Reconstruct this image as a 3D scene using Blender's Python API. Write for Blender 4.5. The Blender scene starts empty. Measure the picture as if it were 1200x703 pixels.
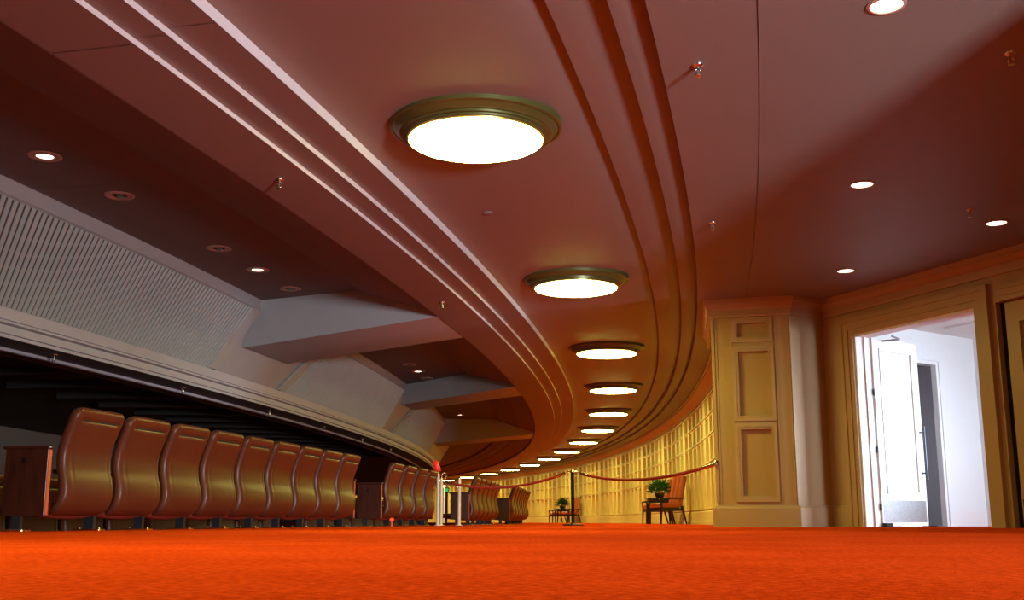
import bpy, math, random
from mathutils import Vector, Matrix

random.seed(7)
sc = bpy.context.scene
COL = sc.collection
S = 2.85          # metres per unit of the ceiling module (camera height to lamp plane)
HC = 0.07         # the camera rests almost on the carpet
CX, CY, R0 = -44.58, 12.616, 45.55   # centre and radius of the curved foyer (module units)
PI = math.pi


# ---------------------------------------------------------------- helpers
def W(dr, a, z):
    """point on the curved plan: dr = module units out from the lamp line, a = bearing, z = module units above camera"""
    r = R0 + dr
    return Vector(((CX + r * math.cos(a)) * S, (CY + r * math.sin(a)) * S, z * S + HC))


def WM(dr, a, zm):
    v = W(dr, a, 0)
    v.z = zm
    return v


def PH(x, y, z):
    return Vector((x * S, y * S, z * S + HC))


class MB:
    def __init__(self):
        self.v, self.f, self.sm = [], [], []

    def add(self, verts, faces, smooth=False):
        o = len(self.v)
        self.v += [tuple(p) for p in verts]
        self.f += [tuple(i + o for i in f) for f in faces]
        self.sm += [smooth] * len(faces)

    def box(self, x0, x1, y0, y1, z0, z1, M=None):
        p = [Vector((x, y, z)) for z in (z0, z1) for y in (y0, y1) for x in (x0, x1)]
        if M is not None:
            p = [M @ q for q in p]
        self.add(p, [(0, 2, 3, 1), (4, 5, 7, 6), (0, 1, 5, 4), (2, 6, 7, 3), (0, 4, 6, 2), (1, 3, 7, 5)])

    def hexa(self, p):
        """8 points: bottom ring then top ring"""
        self.add(p, [(3, 2, 1, 0), (4, 5, 6, 7), (0, 1, 5, 4), (1, 2, 6, 5), (2, 3, 7, 6), (3, 0, 4, 7)])

    def cbox(self, x0, x1, y0, y1, z0, z1, c=0.01, M=None):
        """box with chamfered vertical and horizontal edges"""
        c = min(c, (x1 - x0) * .49, (y1 - y0) * .49, (z1 - z0) * .49)
        def ring(i, z):
            return [(x0 + i, y0 + i + c, z), (x0 + i + c, y0 + i, z), (x1 - i - c, y0 + i, z), (x1 - i, y0 + i + c, z),
                    (x1 - i, y1 - i - c, z), (x1 - i - c, y1 - i, z), (x0 + i + c, y1 - i, z), (x0 + i, y1 - i - c, z)]
        rings = [ring(c * .7, z0), ring(0, z0 + c * .7), ring(0, z1 - c * .7), ring(c * .7, z1)]
        p = [Vector(q) for r in rings for q in r]
        if M is not None:
            p = [M @ q for q in p]
        f = [tuple(range(7, -1, -1)), tuple(range(24, 32))]
        for k in range(3):
            for i in range(8):
                j = (i + 1) % 8
                f.append((k * 8 + i, k * 8 + j, k * 8 + 8 + j, k * 8 + 8 + i))
        self.add(p, f)

    def lathe(self, prof, M=None, n=32, smooth=True, crease=True):
        """prof: [(r,z)]; each profile piece keeps its own rings so that edges stay crisp"""
        def put(pts, seg):
            if M is not None:
                pts = [M @ p for p in pts]
            self.add(pts, seg, smooth)
        if crease:
            for (r0, z0), (r1, z1) in zip(prof, prof[1:]):
                pts = []
                for k in range(n):
                    t = 2 * PI * k / n
                    pts += [Vector((r0 * math.cos(t), r0 * math.sin(t), z0)), Vector((r1 * math.cos(t), r1 * math.sin(t), z1))]
                put(pts, [(2 * k, 2 * ((k + 1) % n), 2 * ((k + 1) % n) + 1, 2 * k + 1) for k in range(n)])
        else:
            pts = [Vector((r * math.cos(2 * PI * k / n), r * math.sin(2 * PI * k / n), z)) for r, z in prof for k in range(n)]
            f = []
            for i in range(len(prof) - 1):
                for k in range(n):
                    j = (k + 1) % n
                    f.append((i * n + k, i * n + j, (i + 1) * n + j, (i + 1) * n + k))
            put(pts, f)

    def tube(self, pts, r, n=10, cap=True):
        pts = [Vector(p) for p in pts]
        rings = []
        for i, p in enumerate(pts):
            t = (pts[min(i + 1, len(pts) - 1)] - pts[max(i - 1, 0)]).normalized()
            u = t.cross(Vector((0, 0, 1)))
            if u.length < 1e-4:
                u = Vector((1, 0, 0))
            u.normalize()
            w = t.cross(u)
            rr = r[i] if isinstance(r, (list, tuple)) else r
            rings += [p + (u * math.cos(2 * PI * k / n) + w * math.sin(2 * PI * k / n)) * rr for k in range(n)]
        f = []
        for i in range(len(pts) - 1):
            for k in range(n):
                j = (k + 1) % n
                f.append((i * n + k, i * n + j, (i + 1) * n + j, (i + 1) * n + k))
        self.add(rings, f, True)
        if cap:
            m = len(pts) - 1
            self.add(rings[:n], [tuple(range(n - 1, -1, -1))])
            self.add(rings[m * n:], [tuple(range(n))])

    def bar(self, a, b, w, d=None, up=Vector((0, 0, 1)), w2=None):
        """square bar from a to b, optionally tapering to w2"""
        a, b = Vector(a), Vector(b)
        d = d or w
        k = (w2 / w) if w2 else 1
        t = (b - a).normalized()
        u = t.cross(up)
        if u.length < 1e-3:
            u = Vector((1, 0, 0))
        u.normalize()
        q = t.cross(u)
        def ring(p, s):
            return [p + u * w / 2 * s * i + q * d / 2 * s * j for i, j in ((-1, -1), (1, -1), (1, 1), (-1, 1))]
        self.hexa(ring(a, 1) + ring(b, k))

    def sweep(self, prof, a0, a1, n, smooth=True, close=False):
        """prof [(dr,z)] module units; every strip has its own verts"""
        if close:
            prof = list(prof) + [prof[0]]
        for (d0, z0), (d1, z1) in zip(prof, prof[1:]):
            pts, f = [], []
            for i in range(n + 1):
                a = a0 + (a1 - a0) * i / n
                pts += [W(d0, a, z0), W(d1, a, z1)]
            for i in range(n):
                f.append((2 * i, 2 * i + 1, 2 * i + 3, 2 * i + 2))
            self.add(pts, f, smooth)

    def arcbox(self, d0, d1, z0, z1, a0, a1, n=1):
        self.sweep([(d0, z0), (d1, z0), (d1, z1), (d0, z1)], a0, a1, n, close=True)
        for a in (a0, a1):
            self.add([W(d0, a, z0), W(d1, a, z0), W(d1, a, z1), W(d0, a, z1)], [(0, 1, 2, 3)])

    def build(self, name, mat, parent=None, loc=None):
        me = bpy.data.meshes.new(name)
        v = self.v
        if loc is not None:
            loc = Vector(loc)
            v = [tuple(Vector(p) - loc) for p in v]
        me.from_pydata(v, [], self.f)
        me.polygons.foreach_set('use_smooth', self.sm)
        me.materials.append(mat)
        import bmesh
        bm = bmesh.new()
        bm.from_mesh(me)
        bmesh.ops.recalc_face_normals(bm, faces=bm.faces)
        bm.to_mesh(me)
        bm.free()
        me.update()
        o = bpy.data.objects.new(name, me)
        COL.objects.link(o)
        if loc is not None:
            o.location = loc
        if parent is not None:
            o.parent = parent
        return o


def empty(name, label, cat, group=None, loc=(0, 0, 0), rz=0.0):
    o = bpy.data.objects.new(name, None)
    COL.objects.link(o)
    o.empty_display_size = .2
    o.location = loc
    o.rotation_euler = (0, 0, rz)
    return tag(o, label, cat, group)


def tag(o, label, cat, group=None):
    o['label'] = label
    o['category'] = cat
    if group:
        o['group'] = group
    return o


def struct(o, label, cat):
    o['kind'] = 'structure'
    o['label'] = label
    o['category'] = cat
    return o


def dup(root, loc, rz, label, group=None):
    r = root.copy()
    COL.objects.link(r)
    r.location = loc
    r.rotation_euler = (0, 0, rz)
    r['label'] = label
    if group:
        r['group'] = group
    for ch in list(root.children):
        c = ch.copy()
        COL.objects.link(c)
        c.parent = r
        for g in list(ch.children):
            d = g.copy()
            COL.objects.link(d)
            d.parent = c
    return r


ORD = ['first', 'second', 'third', 'fourth', 'fifth', 'sixth', 'seventh', 'eighth', 'ninth', 'tenth', 'eleventh', 'twelfth',
       'thirteenth', 'fourteenth', 'fifteenth', 'sixteenth', 'seventeenth', 'eighteenth', 'nineteenth', 'twentieth']


# ---------------------------------------------------------------- materials
def mat(name, col, rough=.6, metal=0, noise=0, nscale=8, bump=0, bscale=60, spec=.5, coat=0, emit=None, estr=0):
    m = bpy.data.materials.new(name)
    m.use_nodes = True
    nt = m.node_tree
    b = nt.nodes['Principled BSDF']
    b.inputs['Roughness'].default_value = rough
    b.inputs['Metallic'].default_value = metal
    b.inputs['Specular IOR Level'].default_value = spec
    b.inputs['Coat Weight'].default_value = coat
    b.inputs['Base Color'].default_value = (*col, 1)
    tc = nt.nodes.new('ShaderNodeTexCoord')
    if noise:
        n = nt.nodes.new('ShaderNodeTexNoise')
        n.inputs['Scale'].default_value = nscale
        n.inputs['Detail'].default_value = 4
        nt.links.new(tc.outputs['Object'], n.inputs['Vector'])
        r = nt.nodes.new('ShaderNodeValToRGB')
        r.color_ramp.elements[0].position = .3
        r.color_ramp.elements[1].position = .7
        r.color_ramp.elements[0].color = (*[c * (1 - noise) for c in col], 1)
        r.color_ramp.elements[1].color = (*[min(1, c * (1 + noise)) for c in col], 1)
        nt.links.new(n.outputs['Fac'], r.inputs['Fac'])
        nt.links.new(r.outputs['Color'], b.inputs['Base Color'])
    if bump:
        n2 = nt.nodes.new('ShaderNodeTexNoise')
        n2.inputs['Scale'].default_value = bscale
        n2.inputs['Detail'].default_value = 3
        nt.links.new(tc.outputs['Object'], n2.inputs['Vector'])
        bp = nt.nodes.new('ShaderNodeBump')
        bp.inputs['Strength'].default_value = bump
        bp.inputs['Distance'].default_value = .01
        nt.links.new(n2.outputs['Fac'], bp.inputs['Height'])
        nt.links.new(bp.outputs['Normal'], b.inputs['Normal'])
    if emit:
        b.inputs['Emission Color'].default_value = (*emit, 1)
        b.inputs['Emission Strength'].default_value = estr
    return m


def wood(name, c0, c1, rough=.35, scale=3.0):
    m = mat(name, c0, rough)
    nt = m.node_tree
    b = nt.nodes['Principled BSDF']
    tc = nt.nodes['Texture Coordinate'] if 'Texture Coordinate' in nt.nodes else nt.nodes.new('ShaderNodeTexCoord')
    mp = nt.nodes.new('ShaderNodeMapping')
    mp.inputs['Scale'].default_value = (14, 14, 1.2)
    n = nt.nodes.new('ShaderNodeTexNoise')
    n.inputs['Scale'].default_value = scale
    n.inputs['Detail'].default_value = 6
    r = nt.nodes.new('ShaderNodeValToRGB')
    r.color_ramp.elements[0].color = (*c0, 1)
    r.color_ramp.elements[1].color = (*c1, 1)
    r.color_ramp.elements[0].position = .35
    r.color_ramp.elements[1].position = .7
    nt.links.new(tc.outputs['Object'], mp.inputs['Vector'])
    nt.links.new(mp.outputs['Vector'], n.inputs['Vector'])
    nt.links.new(n.outputs['Fac'], r.inputs['Fac'])
    nt.links.new(r.outputs['Color'], b.inputs['Base Color'])
    return m


LAMP_COL = (1.0, .93, .20)
LAMP_STR = 160.0
M = {}
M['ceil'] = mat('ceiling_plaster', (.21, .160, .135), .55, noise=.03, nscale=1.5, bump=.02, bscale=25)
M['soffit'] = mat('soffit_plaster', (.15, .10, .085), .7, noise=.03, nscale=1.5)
M['rib'] = mat('ribbed_plaster', (.42, .42, .38), .7, noise=.04, nscale=3)
M['riser'] = mat('pale_riser_paint', (.80, .76, .76), .5)
M['gap_shade'] = mat('painted_rib_shade', (.07, .066, .058), .9)  # shade of the rib gaps put into a dark colour
M['pale'] = mat('pale_plaster', (.39, .385, .38), .6, noise=.03, nscale=3)
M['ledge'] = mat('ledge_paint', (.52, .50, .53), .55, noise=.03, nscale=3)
M['under'] = mat('ledge_painted_shade', (.15, .13, .145), .6, noise=.03, nscale=3)  # ledge colour darkened to carry the shade beneath it
M['wall'] = mat('cream_panelling', (.80, .66, .34), .42, noise=.03, nscale=2)
M['bay'] = mat('tan_panelling', (.42, .28, .14), .42, noise=.03, nscale=2)
M['white'] = mat('white_paint', (.85, .83, .80), .5, noise=.02, nscale=2)
M['olive'] = mat('olive_bronze', (.10, .105, .025), .35, metal=.4, noise=.08, nscale=5)
M['gold'] = mat('gold_rim', (.75, .55, .15), .3, metal=.8)
M['lens'] = mat('lamp_lens', (.9, .85, .7), .4, emit=LAMP_COL, estr=LAMP_STR)
M['spot'] = mat('spot_lens', (.9, .85, .7), .4, emit=(1, .82, .62), estr=22)
M['dead'] = mat('unlit_reflector', (.30, .28, .22), .2, metal=.8)
M['flange'] = mat('downlight_flange', (.42, .22, .16), .45)
M['chrome'] = mat('chrome', (.75, .72, .68), .18, metal=1)
M['brass'] = mat('brass', (.80, .58, .22), .25, metal=1)
M['steel'] = mat('brushed_steel', (.45, .48, .50), .38, metal=1, noise=.1, nscale=30)
M['black'] = mat('black_metal', (.012, .011, .010), .4, metal=.4)
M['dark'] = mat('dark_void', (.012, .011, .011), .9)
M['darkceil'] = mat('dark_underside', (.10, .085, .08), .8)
M['legmetal'] = mat('grey_leg_metal', (.06, .065, .08), .3, metal=.7)
M['vinyl'] = mat('brown_vinyl', (.088, .024, .012), .34, noise=.12, nscale=3, bump=.06, bscale=180, spec=.27)
M['seatvinyl'] = mat('seat_vinyl', (.18, .03, .02), .4, noise=.1, nscale=4)
M['wood'] = wood('dark_stained_wood', (.028, .007, .004), (.06, .015, .008), .35)
M['edge'] = mat('edge_light_paint', (.50, .10, .03), .4)  # warm light on the panel edge, put into its colour
M['rope'] = mat('red_velvet_rope', (.30, .020, .014), .75, noise=.15, nscale=60)
M['cream'] = mat('cream_post_paint', (.82, .74, .58), .4)
M['leather'] = mat('orange_leather', (.45, .085, .025), .4, noise=.12, nscale=8)
M['chairwood'] = wood('dark_chair_wood', (.012, .007, .006), (.03, .014, .01), .3)
M['leaf'] = mat('green_leaves', (.045, .17, .03), .5, noise=.4, nscale=14)
M['pot'] = mat('plant_pot', (.05, .035, .025), .4)
M['darkdoor'] = wood('maroon_door', (.022, .004, .004), (.035, .008, .006), .55)
M['doorwhite'] = mat('white_door_paint', (.80, .77, .72), .4, noise=.02, nscale=3)
M['redlamp'] = mat('red_lamp', (.6, .02, .01), .4, emit=(1, .04, .015), estr=1.3)
M['redaisle'] = mat('aisle_lamp', (.6, .05, .01), .4, emit=(1, .09, .02), estr=3)
M['exit'] = mat('green_sign_face', (.05, .4, .1), .4, emit=(.05, 1, .2), estr=1.6)
M['smalllamp'] = mat('small_lamp', (.9, .8, .6), .4, emit=(1, .8, .5), estr=5)
M['terrace'] = mat('terrace_carpet', (.16, .04, .02), .95, noise=.15, nscale=6)


def carpet():
    m = bpy.data.materials.new('orange_carpet')
    m.use_nodes = True
    nt = m.node_tree
    b = nt.nodes['Principled BSDF']
    b.inputs['Roughness'].default_value = .95
    b.inputs['Specular IOR Level'].default_value = 0
    tc = nt.nodes.new('ShaderNodeTexCoord')
    n1 = nt.nodes.new('ShaderNodeTexNoise')
    n1.inputs['Scale'].default_value = 62
    n1.inputs['Detail'].default_value = 5
    n2 = nt.nodes.new('ShaderNodeTexNoise')
    n2.inputs['Scale'].default_value = 2.2
    n2.inputs['Detail'].default_value = 4
    mx = nt.nodes.new('ShaderNodeMath')
    mx.operation = 'MULTIPLY_ADD'
    mx.inputs[1].default_value = .8
    r = nt.nodes.new('ShaderNodeValToRGB')
    r.color_ramp.elements[0].position = .47
    r.color_ramp.elements[1].position = .70
    r.color_ramp.elements[0].color = (.50, .041, .006, 1)
    r.color_ramp.elements[1].color = (.74, .080, .014, 1)
    sc_ = nt.nodes.new('ShaderNodeMath')
    sc_.operation = 'MULTIPLY'
    sc_.inputs[1].default_value = .35
    nt.links.new(tc.outputs['Object'], n1.inputs['Vector'])
    nt.links.new(tc.outputs['Object'], n2.inputs['Vector'])
    nt.links.new(n2.outputs['Fac'], sc_.inputs[0])
    nt.links.new(n1.outputs['Fac'], mx.inputs[0])
    nt.links.new(sc_.outputs[0], mx.inputs[2])
    nt.links.new(mx.outputs[0], r.inputs['Fac'])
    nt.links.new(r.outputs['Color'], b.inputs['Base Color'])
    n3 = nt.nodes.new('ShaderNodeTexNoise')
    n3.inputs['Scale'].default_value = 160
    n3.inputs['Detail'].default_value = 3
    bp = nt.nodes.new('ShaderNodeBump')
    bp.inputs['Strength'].default_value = .7
    bp.inputs['Distance'].default_value = .008
    nt.links.new(tc.outputs['Object'], n3.inputs['Vector'])
    nt.links.new(n3.outputs['Fac'], bp.inputs['Height'])
    nt.links.new(bp.outputs['Normal'], b.inputs['Normal'])
    return m


M['carpet'] = carpet()

# ---------------------------------------------------------------- floor
A0, A1 = -.46, .60
DFLOOR = -1.16
b = MB()
n = 110
pts, f = [], []
for i in range(n + 1):
    a = A0 + (A1 - A0) * i / n
    pts += [WM(DFLOOR, a, 0), WM(3.2, a, 0)]
for i in range(n):
    f.append((2 * i, 2 * i + 1, 2 * i + 3, 2 * i + 2))
b.add(pts, f)
b.sweep([(DFLOOR, -HC / S), (DFLOOR, -.25)], A0, A1, 60)
struct(b.build('floor', M['carpet']), 'orange red carpet across the whole curved foyer', 'floor')
b = MB()
for k, (d0, d1, zm) in enumerate([(-1.16, -1.52, -.45), (-1.52, -1.9, -.85), (-1.9, -2.3, -1.25), (-2.3, -6.6, -1.65)]):
    z = (zm - HC) / S
    b.sweep([(d0, z), (d1, z), (d1, z - .14)], A0, A1, 60)
struct(b.build('floor_terrace', M['terrace']), 'dark stepped seating floor falling away behind the seats', 'floor')

# ---------------------------------------------------------------- ceilings
N = 200
# dished lamp band with the stepped mouldings on its outer side
b = MB()
dish = [(-.335, 1.026), (-.33, 1.030), (-.29, 1.038), (-.22, 1.042), (0, 1.044), (.16, 1.046), (.23, 1.052), (.28, 1.062), (.318, 1.076)]
pts, f = [], []
for i in range(N + 1):
    a = A0 + (A1 - A0) * i / N
    pts += [W(d, a, z) for d, z in dish]
k = len(dish)
for i in range(N):
    for j in range(k - 1):
        f.append((i * k + j, i * k + j + 1, (i + 1) * k + j + 1, (i + 1) * k + j))
b.add(pts, f, True)
struct(b.build('ceiling', M['ceil']), 'dished curved ceiling band carrying the row of big round lamps', 'ceiling')


def curl(d0, z0, d1, zt, n=6):
    return [(d0 + (d1 - d0) * t, z0 + (zt - z0) * (t ** 2.2)) for t in [i / n for i in range(n + 1)]]


def smooth_strip(b, prof, a0, a1, n):
    pts, f = [], []
    for i in range(n + 1):
        a = a0 + (a1 - a0) * i / n
        pts += [W(d, a, z) for d, z in prof]
    k = len(prof)
    for i in range(n):
        for j in range(k - 1):
            f.append((i * k + j, i * k + j + 1, (i + 1) * k + j + 1, (i + 1) * k + j))
    b.add(pts, f, True)


b = MB()
b.sweep([(.318, 1.076), (.318, 1.055), (.324, 1.055)], A0, A1, N)
smooth_strip(b, curl(.324, 1.055, .446, 1.073), A0, A1, N)
struct(b.build('trim_1', M['ceil']), 'first overlapping ceiling step beside the lamp band', 'trim')
b = MB()
b.sweep([(.446, 1.073), (.446, 1.045), (.452, 1.045)], A0, A1, N)
smooth_strip(b, curl(.452, 1.045, .524, 1.060), A0, A1, N)
struct(b.build('trim_2', M['ceil']), 'second overlapping ceiling step, next to the flat ceiling', 'trim')
ZR = 1.035
b = MB()
b.sweep([(.524, 1.060), (.524, ZR), (.640, ZR), (.665, ZR)], A0, A1, N)
g = .0016
b.sweep([(.665, ZR), (.745 - g, ZR), (.745 - g, ZR + .004), (.745 + g, ZR + .004), (.745 + g, ZR), (3.2, ZR)], A0, -.1612, 60)
struct(b.build('ceiling_right', M['ceil']), 'flat ceiling over the entrance bay with one long seam', 'ceiling')

# left soffit with three risers
ZS = .972
b = MB()
for (d0, d1, z) in ((-.712, -.518, ZS), (-.518, -.443, ZS + .013), (-.443, -.333, ZS + .028)):
    prev = A0
    for c in (-.32, -.2349, -.15, -.065, .02, .105, .19, A1):
        b.sweep([(d0, z), (d1, z)], prev + .00003, c - .00003, max(2, int((c - prev) / .0053)))
        prev = c
    b.sweep([(d0, z + .002), (d1, z + .002)], A0, A1, 80)
struct(b.build('ceiling_soffit', M['ceil']), 'curved soffit descending in three flats left of the lamps', 'ceiling')
b = MB()
for (d, z0, z1) in ((-.518, ZS, ZS + .013), (-.443, ZS + .013, ZS + .028), (-.333, ZS + .028, 1.034)):
    b.sweep([(d - .0015, z0), (d, z0), (d, z1)], A0, A1, N)
struct(b.build('trim_11', M['riser']), 'three thin pale risers between the soffit flats', 'trim')
# coffer edge: steps up into the seating recess
ZREC = 1.145
b = MB()
b.sweep([(-.712, ZS), (-.718, ZS), (-.722, .998), (-.925, 1.060), (-.925, 1.068), (-.935, 1.068), (-1.03, 1.092), (-1.03, 1.099), (-1.04, 1.099),
         (-1.12, 1.118), (-1.12, ZREC)], A0, A1, N)
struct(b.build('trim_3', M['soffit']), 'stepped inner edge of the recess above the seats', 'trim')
b = MB()
cuts = [-.4, -.2305, -.2045, -.1785, -.1, -.06, .0, .06, .3]
gg = .00006
prev = A0
for c in cuts + [A1]:
    b.sweep([(-1.12, ZREC), (-1.745, ZREC)], prev + gg, c - gg, max(2, int((c - prev) / .006)))
    prev = c
b.sweep([(-1.12, ZREC + .002), (-1.745, ZREC + .002)], A0, A1, 60)
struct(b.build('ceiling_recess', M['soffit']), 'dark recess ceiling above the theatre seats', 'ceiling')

# pale strip between the recess ceiling and the ribbed panels
b = MB()
b.sweep([(-1.742, ZREC + .003), (-1.735, 1.088), (-1.745, 1.082), (-1.93, .755)], A0, A1, N)
struct(b.build('wall_left', M['pale']), 'pale leaning plaster wall holding the ribbed panels', 'wall')


# ribbed acoustic panels
def rib_panel(name, at0, at1, ab0, ab1, label, per=.00074):
    nr = max(4, int((at1 - at0) / per))
    b = MB()
    step = [(0, .003), (.02, .010), (.07, .0125), (.42, .0125), (.47, .010), (.49, .003)]
    pts, f = [], []
    for i in range(nr):
        for u_, w in step:
            t = (i + u_) / nr
            at = at0 + (at1 - at0) * t
            ab = ab0 + (ab1 - ab0) * t
            pts += [W(-1.7445 + .004 + w, at, 1.079 - w * .4), W(-1.925 + .004 + w, ab, .760 - w * .4)]
    pts += [W(-1.7375, at1, 1.078), W(-1.918, ab1, .759)]
    n = nr * len(step)
    for i in range(n):
        f.append((2 * i, 2 * i + 1, 2 * i + 3, 2 * i + 2))
    b.add(pts, f, False)
    # thin side trims
    for aT, aB in ((at0, ab0), (at1, ab1)):
        q = []
        for o in (0, .018):
            for dd in (-.0012, .0012):
                q.append((W(-1.741 + o, aT + dd, 1.079), W(-1.922 + o, aB + dd, .760)))
        p = [q[0][1], q[1][1], q[3][1], q[2][1], q[0][0], q[1][0], q[3][0], q[2][0]]
        b.hexa(p)
    o = b.build(name, M['rib'])
    b = MB()
    m = 40
    pts, f = [], []
    for i in range(m + 1):
        t = i / m
        pts += [W(-1.7445 + .0085, at0 + (at1 - at0) * t, 1.076), W(-1.925 + .0085, ab0 + (ab1 - ab0) * t, .760)]
    for i in range(m):
        f.append((2 * i, 2 * i + 1, 2 * i + 3, 2 * i + 2))
    b.add(pts, f, True)
    b.build('gap_shade', M['gap_shade'], o)  # dark sheet added behind the ribs to paint in the gap shade
    return tag(o, label, 'wall panel')


rib_panel('ribbed_panel', -.262, -.1607, -.254, -.1630, 'large grey ribbed wall panel nearest the camera, above the seats')
rib_panel('ribbed_panel', -.134, -.0785, -.1405, -.0785, 'ribbed wall panel just beyond the first slanted ceiling beam')
rib_panel('ribbed_panel', -.058, -.0055, -.0680, -.0035, 'farthest brown ribbed wall panel, between the second and third beams')
# ledge with mouldings below the ribbed panels
b = MB()
b.sweep([(-1.93, .757), (-1.912, .757), (-1.912, .714), (-1.922, .714), (-1.922, .708), (-1.918, .708), (-1.918, .704), (-1.940, .700), (-1.940, .692),
         (-1.928, .692), (-1.928, .669), (-1.942, .669), (-1.942, .661), (-1.934, .661), (-1.934, .654)], A0, A1, N)
b.sweep([(-2.085, .654), (-2.085, .642), (-2.107, .642), (-2.107, .67)], A0, A1, N)
struct(b.build('trim_4', M['ledge']), 'pale moulded ledge with a flat underside behind the seats', 'trim')
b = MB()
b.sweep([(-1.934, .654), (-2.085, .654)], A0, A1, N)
struct(b.build('ceiling_ledge', M['under']), 'flat underside of the ledge, its shade painted dark grey', 'ceiling')
b = MB()
b.sweep([(-2.107, .67), (-2.22, .675), (-2.22, .655), (-2.235, .655), (-2.235, .70), (-3.0, .80), (-6.6, .80)], A0, A1, 80)
for k in range(24):
    a = -.30 + k * .0125
    p = [W(-2.24, a, .685), W(-3.4, a + .012, .75), W(-3.4, a + .0132, .75), W(-2.24, a + .0012, .685)]
    q = [v + Vector((0, 0, .12)) for v in p]
    b.hexa(p + q)
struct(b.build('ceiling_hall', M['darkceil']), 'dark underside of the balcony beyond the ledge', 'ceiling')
# the opposite tier seen through the gap on the far left
b = MB()
b.sweep([(-5.2, .82), (-5.32, .52), (-5.22, .52), (-5.22, .47), (-5.24, .47), (-5.24, .45), (-5.20, .45), (-5.20, .42), (-5.23, .42),
         (-5.23, .395), (-5.4, .395), (-5.4, .37), (-5.45, .37), (-5.45, .7)], A0, A1, 60)
struct(b.build('wall_far', M['pale']), 'grey tier wall across the dark hall', 'wall')
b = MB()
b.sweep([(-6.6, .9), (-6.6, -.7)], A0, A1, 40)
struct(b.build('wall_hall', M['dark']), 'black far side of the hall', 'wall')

# slanted beams crossing the recess
def beam(n_, c, label):
    """c: four bottom corners (x, y, z): outer near, inner near, inner far, outer far"""
    b = MB()
    b.hexa([PH(*q) for q in c] + [PH(q[0], q[1], ZREC + .002) for q in c])
    return struct(b.build('beam_%d' % n_, M['pale']), label, 'beam')


def pull(p, q, e):
    """point beyond p on the line from q, e module units on, height kept level with p"""
    d = Vector((p[0] - q[0], p[1] - q[1])).normalized()
    return (p[0] + d.x * e, p[1] + d.y * e, p[2])


kz = ZS / .987
zb = ZS + .004
i1, i2 = (-1.415, 5.733, .898), (-1.314, 6.371, .903)
o1, o2 = (-.427 * kz, 5.362 * kz, zb), (-.329 * kz, 5.986 * kz, zb)
beam(1, [pull(o1, i1, .09), i1, i2, pull(o2, i2, .09)], 'wide pale slanted beam nearest the camera')
i1, o1 = (-.943, 9.382, .979), (.066, 8.07, .978)
i2, o2 = (-.875, 9.90, .985), (.125, 8.67, .982)
beam(2, [o1, i1, i2, o2], 'second slanted beam, past the middle ribbed panel')
i1, o1 = (-.885, 12.54, .873), (.245, 12.60, zb)
i2, o2 = (-.88, 13.15, .873), (.24, 13.2, zb)
beam(3, [o1, i1, i2, o2], 'third slanted beam deep in the recess')

# ---------------------------------------------------------------- curved panelled wall
WA0 = -.158
b = MB()
b.sweep([(.790, -.03), (.790, .985)], WA0, A1, 260)
struct(b.build('wall_right', M['wall']), 'long curved cream wall with rows of raised panelling', 'wall')
b = MB()
# crown: frieze and cornice
b.sweep([(.790, .930), (.722, .932), (.722, .955), (.712, .957), (.712, .966), (.690, .985), (.660, 1.006), (.652, 1.010), (.652, 1.022), (.640, 1.022), (.640, ZR + .001)], WA0, A1, 260)
struct(b.build('trim_5', M['bay']), 'cornice along the top of the curved panelled wall', 'trim')
b = MB()
b.sweep([(.790, .087), (.722, .087), (.722, .082), (.712, .076), (.712, .002), (.704, .000), (.704, -.03)], WA0, A1, 260)
struct(b.build('baseboard_right', M['wall']), 'deep baseboard along the curved panelled wall', 'baseboard')
# raised stiles and rails, one mesh (surface pattern of the wall)
b = MB()
BAY = .0389
rails = [(.087, .103), (.425, .450), (.632, .650), (.786, .804), (.928, .940)]
for z0, z1 in rails:
    b.sweep([(.790, z0), (.7265, z0), (.7265, z1), (.790, z1)], WA0, A1, 260)
    b.sweep([(.7265, z1 - .007), (.714, z1 - .008), (.714, z1), (.7265, z1)], WA0, A1, 260)
k0 = int((WA0 - .1123) / BAY) - 1
for k in range(k0, k0 + 22):
    ac = .1123 + k * BAY
    # main stile, then four narrower ones inside the bay
    for off, hw, pr in ((0, .0021, .7205), (.0085, .0013, .7255), (.0160, .0013, .7255), (.0235, .0013, .7255), (.0310, .0013, .7255)):
        a0_, a1_ = ac + off - hw, ac + off + hw
        if a0_ < WA0 or a1_ > A1:
            continue
        b.arcbox(pr, .791, .09, .934, a0_, a1_, 1)
o = b.build('panel_mouldings', M['wall'])
o.parent = bpy.data.objects['wall_right']

# ---------------------------------------------------------------- entrance bay walls (straight pieces)
class Seg:
    """straight wall from A to B (module units); n points to the foyer"""
    def __init__(s, A, B, flip=False):
        s.A, s.B = Vector((A[0] * S, A[1] * S, 0)), Vector((B[0] * S, B[1] * S, 0))
        s.u = (s.B - s.A).normalized()
        s.L = (s.B - s.A).length
        s.n = Vector((s.u.y, -s.u.x, 0))
        if flip:
            s.n = -s.n
        s.M = Matrix(((s.u.x, s.n.x, 0, s.A.x), (s.u.y, s.n.y, 0, s.A.y), (0, 0, 1, 0), (0, 0, 0, 1)))

    def box(s, b, s0, s1, d0, d1, z0, z1):
        b.box(s0, s1, d0, d1, z0, z1, s.M)

    def frame(s, b, s0, s1, z0, z1, w, d0, d1, bevel=.012):
        """rectangular moulding with a stepped section"""
        for (e, dd) in ((0, d1), (w * .55, d1 * .55)):
            ww = w * .6 if e == 0 else w * .45
            s.box(b, s0 + e, s1 - e, d0, dd, z0 + e, z0 + e + ww)
            s.box(b, s0 + e, s1 - e, d0, dd, z1 - e - ww, z1 - e)
            s.box(b, s0 + e, s0 + e + ww, d0, dd, z0 + e + ww, z1 - e - ww)
            s.box(b, s1 - e - ww, s1 - e, d0, dd, z0 + e + ww, z1 - e - ww)


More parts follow.
